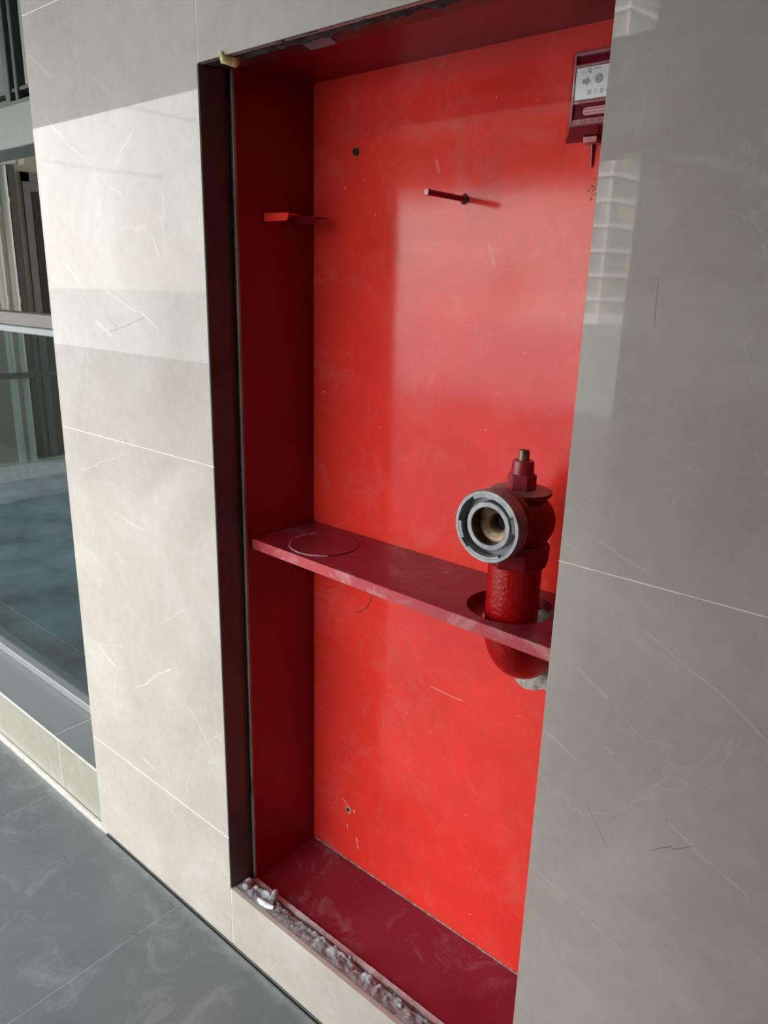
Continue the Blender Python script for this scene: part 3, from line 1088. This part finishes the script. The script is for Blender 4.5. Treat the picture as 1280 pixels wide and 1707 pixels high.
# ================================================================== CALL POINT
cpn = thing('fire_call_point', 'film-wrapped maroon fire alarm call point with white arrow label', 'call point', (-0.49, CB, 1.655))
FYp = 0.205
b = MB()
b.frustum([(-0.556, CB, 1.603), (-0.440, CB, 1.603), (-0.440, CB, 1.717), (-0.556, CB, 1.717)],
          [(-0.5275, FYp, 1.614), (-0.4545, FYp, 1.614), (-0.4545, FYp, 1.703), (-0.5275, FYp, 1.703)])
hs = b.build('housing', M_FILM, cpn, bevel=0.003, seg=3)
# raised glossy rim
b = MB()
x0, x1, z0, z1 = -0.5265, -0.4555, 1.6155, 1.7015
for bx in ((x0, x1, z1 - 0.004, z1), (x0, x1, z0, z0 + 0.004), (x0, x0 + 0.003, z0, z1), (x1 - 0.003, x1, z0, z1), (x0, x1, 1.684, 1.687)):
    b.box(bx[0], bx[1], FYp - 0.0035, FYp + 0.001, bx[2], bx[3])
b.build('rim', M_FILM_GLINT, hs, bevel=0.001, seg=2)
lb = MB().box(-0.5235, -0.4590, FYp - 0.0022, FYp + 0.001, 1.6455, 1.6835).build('label_plate', M_LABEL, cpn, bevel=0.0005, seg=1)
b = MB()
for bx in ((-0.5235, -0.459, 1.641, 1.6445), (-0.5235, -0.459, 1.6195, 1.6225)):
    b.box(bx[0], bx[1], FYp - 0.003, FYp + 0.001, bx[2], bx[3])
b.build('label_bar', M_FILM_GLINT, hs, bevel=0.001, seg=2)


def stadium(x0, x1, z0, z1, y0, y1, n=10):
    r = (z1 - z0) / 2
    zc = (z0 + z1) / 2
    p = []
    for i in range(n + 1):
        a = -math.pi / 2 + math.pi * i / n
        p.append((x1 - r + r * math.cos(a), zc + r * math.sin(a)))
    for i in range(n + 1):
        a = math.pi / 2 + math.pi * i / n
        p.append((x0 + r + r * math.cos(a), zc + r * math.sin(a)))
    return [(x, y0, z) for x, z in p], [(x, y1, z) for x, z in p]


b = MB()
b.frustum(*stadium(-0.5205, -0.4615, 1.6235, 1.6395, FYp + 0.001, FYp - 0.0018))
hd = b.build('break_bar', M_FILM, cpn, bevel=0.0006, seg=1)
b = MB()
b.frustum(*stadium(-0.509, -0.472, 1.6265, 1.6355, FYp, FYp - 0.0024))
pp = b.build('bar_print', M_PINK, hd)
b = MB()
random.seed(5)
for r_ in (1.6325, 1.6285):
    for k in range(9):
        xx = -0.506 + k * 0.0037
        b.box(xx, xx + random.uniform(0.0015, 0.0028), FYp - 0.0027, FYp - 0.002, r_, r_ + 0.0018)
b.build('bar_text', M_FILM_GLINT, hd)


def flat(name, polys, y0, mat, parent):
    bb = MB()
    for p in polys:
        bb.frustum([(x, y0, z) for x, z in p], [(x, y0 - 0.0004, z) for x, z in p])
    return bb.build(name, mat, parent)


ly = FYp - 0.0022
flat('arrow', [[(-0.5135, 1.6640), (-0.5080, 1.6640), (-0.5080, 1.6612), (-0.5020, 1.6665), (-0.5080, 1.6718), (-0.5080, 1.6692), (-0.5135, 1.6692)]], ly, M_PRINT, lb)
flat('dot', [[(-0.4905 + 0.0056 * math.cos(2 * math.pi * i / 24), 1.6680 + 0.0056 * math.sin(2 * math.pi * i / 24)) for i in range(24)]], ly, M_PRINT, lb)


def text(s, size, x, y, z, mat, parent, name='lettering', sx=1.0):
    cu = bpy.data.curves.new(name, 'FONT')
    cu.body = s
    cu.size = size
    cu.extrude = 0.0001
    o = bpy.data.objects.new(name, cu)
    link(o)
    dg = bpy.context.evaluated_depsgraph_get()
    me = bpy.data.meshes.new_from_object(o.evaluated_get(dg))
    bpy.data.objects.remove(o)
    me.transform(Matrix.Translation((x, y, z)) @ Matrix.Rotation(math.pi / 2, 4, 'X') @ Matrix.Diagonal((sx, 1, 1, 1)))
    me.materials.clear()
    me.materials.append(mat)
    ob = bpy.data.objects.new(name, me)
    link(ob)
    ob.parent = parent
    ob.matrix_parent_inverse = parent.matrix_world.inverted()
    return ob


text('按 下 启 动', 0.0066, -0.5055, ly - 0.0002, 1.6508, M_PRINT, lb)
b = MB()
b.box(-0.5145, -0.5085, ly - 0.0004, ly, 1.6764, 1.6778)
b.build('small_print', M_GREEN, lb)
b = MB()
b.lathe([(0.0016, -0.0001), (0.0016, 0.0004), (0.0026, 0.0004), (0.0026, -0.0001)], (-0.5035, ly, 1.6785), ax=YA, n=16, a0=0.8, a1=5.8, closed=True)
b.build('emblem', M_PRINTD, lb)
b = MB()
for k in range(4):
    b.box(-0.4995 + k * 0.0026, -0.4978 + k * 0.0026, ly - 0.0004, ly, 1.6795, 1.6808)
b.build('small_print', M_PRINT, lb)
# little conduit bracket below
b = MB()
b.frustum([(-0.522, CB, 1.598), (-0.498, CB, 1.598), (-0.498, CB, 1.606), (-0.522, CB, 1.606)],
          [(-0.519, CB - 0.018, 1.599), (-0.500, CB - 0.018, 1.599), (-0.500, CB - 0.018, 1.606), (-0.519, CB - 0.018, 1.606)])
b.build('mounting_foot', M_EDGE, cpn)
MB().tube([(-0.512, CB - 0.003, 1.599), (-0.511, CB - 0.002, 1.570)], [0.003, 0.0012], 10).build('wire', M_CRIM, cpn)

# ================================================================== MORTAR AT THE SILL
mo = thing('broken_mortar_bed', 'crumbled grey mortar along the bottom edge of the opening', 'mortar', (-0.72, 0.035, 0.10))
b = MB()
nx, ny = 420, 32
grid = []
for i in range(nx + 1):
    row = []
    x = OXL + (OXR - OXL) * i / nx
    for j in range(ny + 1):
        v_ = j / ny
        y = 0.004 + 0.058 * v_
        t = min(1, max(0, (x - OXL) / 0.10))
        deep = 0.003 + 0.002 * t
        base = 0.1605 + 0.006 * max(0, v_ - 0.15) - deep * min(1, max(0, (v_ - 0.18) / 0.5)) ** 0.8
        base -= 0.022 * min(1, max(0, (v_ - 0.68) / 0.22))
        nn = noise.fractal(Vector((x * 55, y * 55, 1.3)), 1.0, 2.0, 5) * 0.0075 + abs(noise.noise(Vector((x * 26, y * 30, 7)))) * 0.014
        edge = min(1, max(0.12, (v_ - 0.12) / 0.55))
        z = base + (nn - 0.003) * edge
        if v_ < 0.22:
            z = min(z, 0.1628)
        row.append(b.bm.verts.new((x, y, z)))
    grid.append(row)
for i in range(nx):
    for j in range(ny):
        b.face([grid[i][j], grid[i + 1][j], grid[i + 1][j + 1], grid[i][j + 1]], True)
b.build('bed', M_MORTAR, mo, autosmooth=False)


def lump(x, y, z, r, seed, mat, sx=1, sy=1, sz=1, name='lump'):
    bb = MB()
    bmesh.ops.create_icosphere(bb.bm, subdivisions=3, radius=1)
    for v in bb.bm.verts:
        c = v.co.copy()
        k = 1 + 0.45 * noise.noise(c * 1.4 + Vector((seed, 0, 0))) + 0.18 * noise.noise(c * 4 + Vector((0, seed, 0)))
        v.co = Vector((x + c.x * k * r * sx, y + c.y * k * r * sy, z + c.z * k * r * sz))
    for f in bb.bm.faces:
        f.smooth = True
    return bb.build(name, mat, mo, autosmooth=False)


random.seed(11)
LUMPS = [(-1.040, 0.030, 0.150, 0.010), (-1.050, 0.045, 0.148, 0.009), (-1.025, 0.045, 0.143, 0.008), (-1.03, 0.052, 0.14, 0.007),
         (-0.905, 0.044, 0.135, 0.011), (-0.835, 0.036, 0.135, 0.008), (-0.815, 0.042, 0.135, 0.010), (-0.80, 0.05, 0.13, 0.008),
         (-0.765, 0.040, 0.135, 0.013), (-0.72, 0.045, 0.13, 0.009), (-0.70, 0.035, 0.13, 0.008), (-0.655, 0.040, 0.13, 0.014),
         (-0.61, 0.045, 0.13, 0.010), (-0.58, 0.036, 0.13, 0.010), (-0.53, 0.04, 0.13, 0.012), (-0.48, 0.04, 0.13, 0.012), (-0.43, 0.04, 0.13, 0.011)]
for k, (x, y, z, r) in enumerate(LUMPS):
    lump(x, min(y, 0.044) - 0.003, z + 0.012, r * (0.6 + 0.45 * random.random()), k * 3.7, M_MORTAR if k % 3 else M_MORTARD, 1.15, 1, 0.9)
for k in range(34):
    x = random.uniform(-1.05, -0.40)
    lump(x, random.uniform(0.022, 0.05), 0.159 + random.uniform(-0.002, 0.005), random.uniform(0.0018, 0.0042), k * 1.9, M_MORTAR, name='crumb')
# the curled ridge of squeezed mortar near the left end
b = MB()
b.tube([(-0.985, 0.060, 0.162), (-0.978, 0.052, 0.163), (-0.972, 0.042, 0.159), (-0.972, 0.032, 0.156), (-0.978, 0.024, 0.156)], [0.005, 0.0085, 0.0095, 0.008, 0.006], 14)
b.build('curl', M_MORTAR, mo)
b = MB()
b.tube([(-0.995, 0.022, 0.161), (-0.984, 0.020, 0.162), (-0.968, 0.022, 0.162), (-0.954, 0.027, 0.162)], [0.004, 0.0062, 0.006, 0.004], 12)
b.build('curl', M_CHALK, mo)

# ================================================================== FOAM SCRAP
b = MB()
P = [(-0.9995, -0.001, 1.7320), (-0.9990, -0.0015, 1.7275), (-0.9975, 0.002, 1.7235), (-0.9945, 0.008, 1.7215), (-0.9895, 0.016, 1.7215), (-0.984, 0.020, 1.7235)]
b.tube(P, [0.0028, 0.0052, 0.0070, 0.0072, 0.0066, 0.0036], 14)
for v in b.bm.verts:
    v.co += Vector((noise.noise(v.co * 110), noise.noise(v.co * 110 + Vector((9, 0, 0))), noise.noise(v.co * 110 + Vector((0, 9, 0))))) * 0.0065
tag(b.build('foam_scrap', M_FOAM, autosmooth=False), 'yellow scrap of dried foam stuck on the top left corner of the opening', 'foam')

# ================================================================== OUTSIDE: ground, tower, low block
MB().box(-60, 40, -8.0, -1.9, -0.5, -0.03).build('floor_terrace', M_GROUND, kind='structure')
MB().box(-400, 300, -400, -8.0, -2.4, -2.0).build('ground', M_GROUND, kind='structure')

tw = thing('apartment_tower', 'tall grey and white apartment tower reflected in the polished tiles', 'building', (-45.0, -97.0, -2.0))
rot = Matrix.Rotation(math.radians(-80), 4, 'Z')
tw.matrix_world = Matrix.Translation((-45.3, -97.0, -2.0)) @ rot
bpy.context.view_layer.update()
# local: corner at origin; face A towards +y (along +x), face B towards -x (along -y)
LA, LB, FH, NF = 16.0, 14.0, 3.1, 19


def tpart(name, mat, fn, mesh=None):
    if mesh is None:
        bb = MB()
        fn(bb)
        o = bb.build(name, mat)
    else:
        o = bpy.data.objects.new(name, mesh)
        link(o)
    o.parent = tw
    return o


tpart('wall_block', M_TWALL, lambda bb: bb.box(0, LA, -LB, 0, 0, FH * NF))
me_band = me_w = me_w2 = me_s = None
random.seed(3)
for k in range(NF + 1):
    o = tpart('floor_band', M_TWHITE, lambda bb: bb.box(-0.35, LA, -LB, 0.35, -0.2, 0.2), me_band)
    me_band = o.data
    o.location.z = k * FH
    if k == NF:
        break
    for q in range(9):
        warm = random.random() < 0.3
        o = tpart('window', M_TGLASS, lambda bb: bb.box(0.1, 1.45, -0.1, 0.08, 0.9, 2.75), me_w2 if warm else me_w)
        if warm and me_w2 is None:
            me_w2 = o.data.copy() if me_w is not None else o.data
            if me_w is not None:
                me_w2 = me_w.copy()
                me_w2.materials.clear()
                me_w2.materials.append(M_TWARM)
                o.data = me_w2
            else:
                me_w2.materials.clear()
                me_w2.materials.append(M_TWARM)
        elif not warm:
            me_w = o.data
        o.location = (0.5 + q * 1.65, 0, k * FH)
    for q in range(3):
        o = tpart('window', M_TGLASS, lambda bb: bb.box(-0.08, 0.1, -1.2, 0, 0.9, 2.6), me_s)
        me_s = o.data
        o.location = (0, -1.3 - q * 4.2, k * FH)
tpart('corner_post', M_TWHITE, lambda bb: bb.box(-0.1, 0.15, -0.15, 0.1, 0, FH * NF))
tpart('podium', M_TWHITE, lambda bb: bb.box(-4, LA + 6, -LB, 3.0, 0, 1.1))

lo = MB()
lo.box(-110, -66, -128, -104, -2.0, 6)
lb_ = thing('low_building', 'low grey building left of the apartment tower across the ground', 'building', (-88, -116, -2))
lo.build('wall_block', M_TWALL, lb_)
MB().box(-110.5, -65.5, -128.5, -103.5, 6, 6.6).build('roof', M_TWHITE, lb_)
for k in range(10):
    MB().box(-108 + k * 4.2, -105.5 + k * 4.2, -104, -103.9, 0.5, 3.6).build('window', M_TGLASS, lb_)
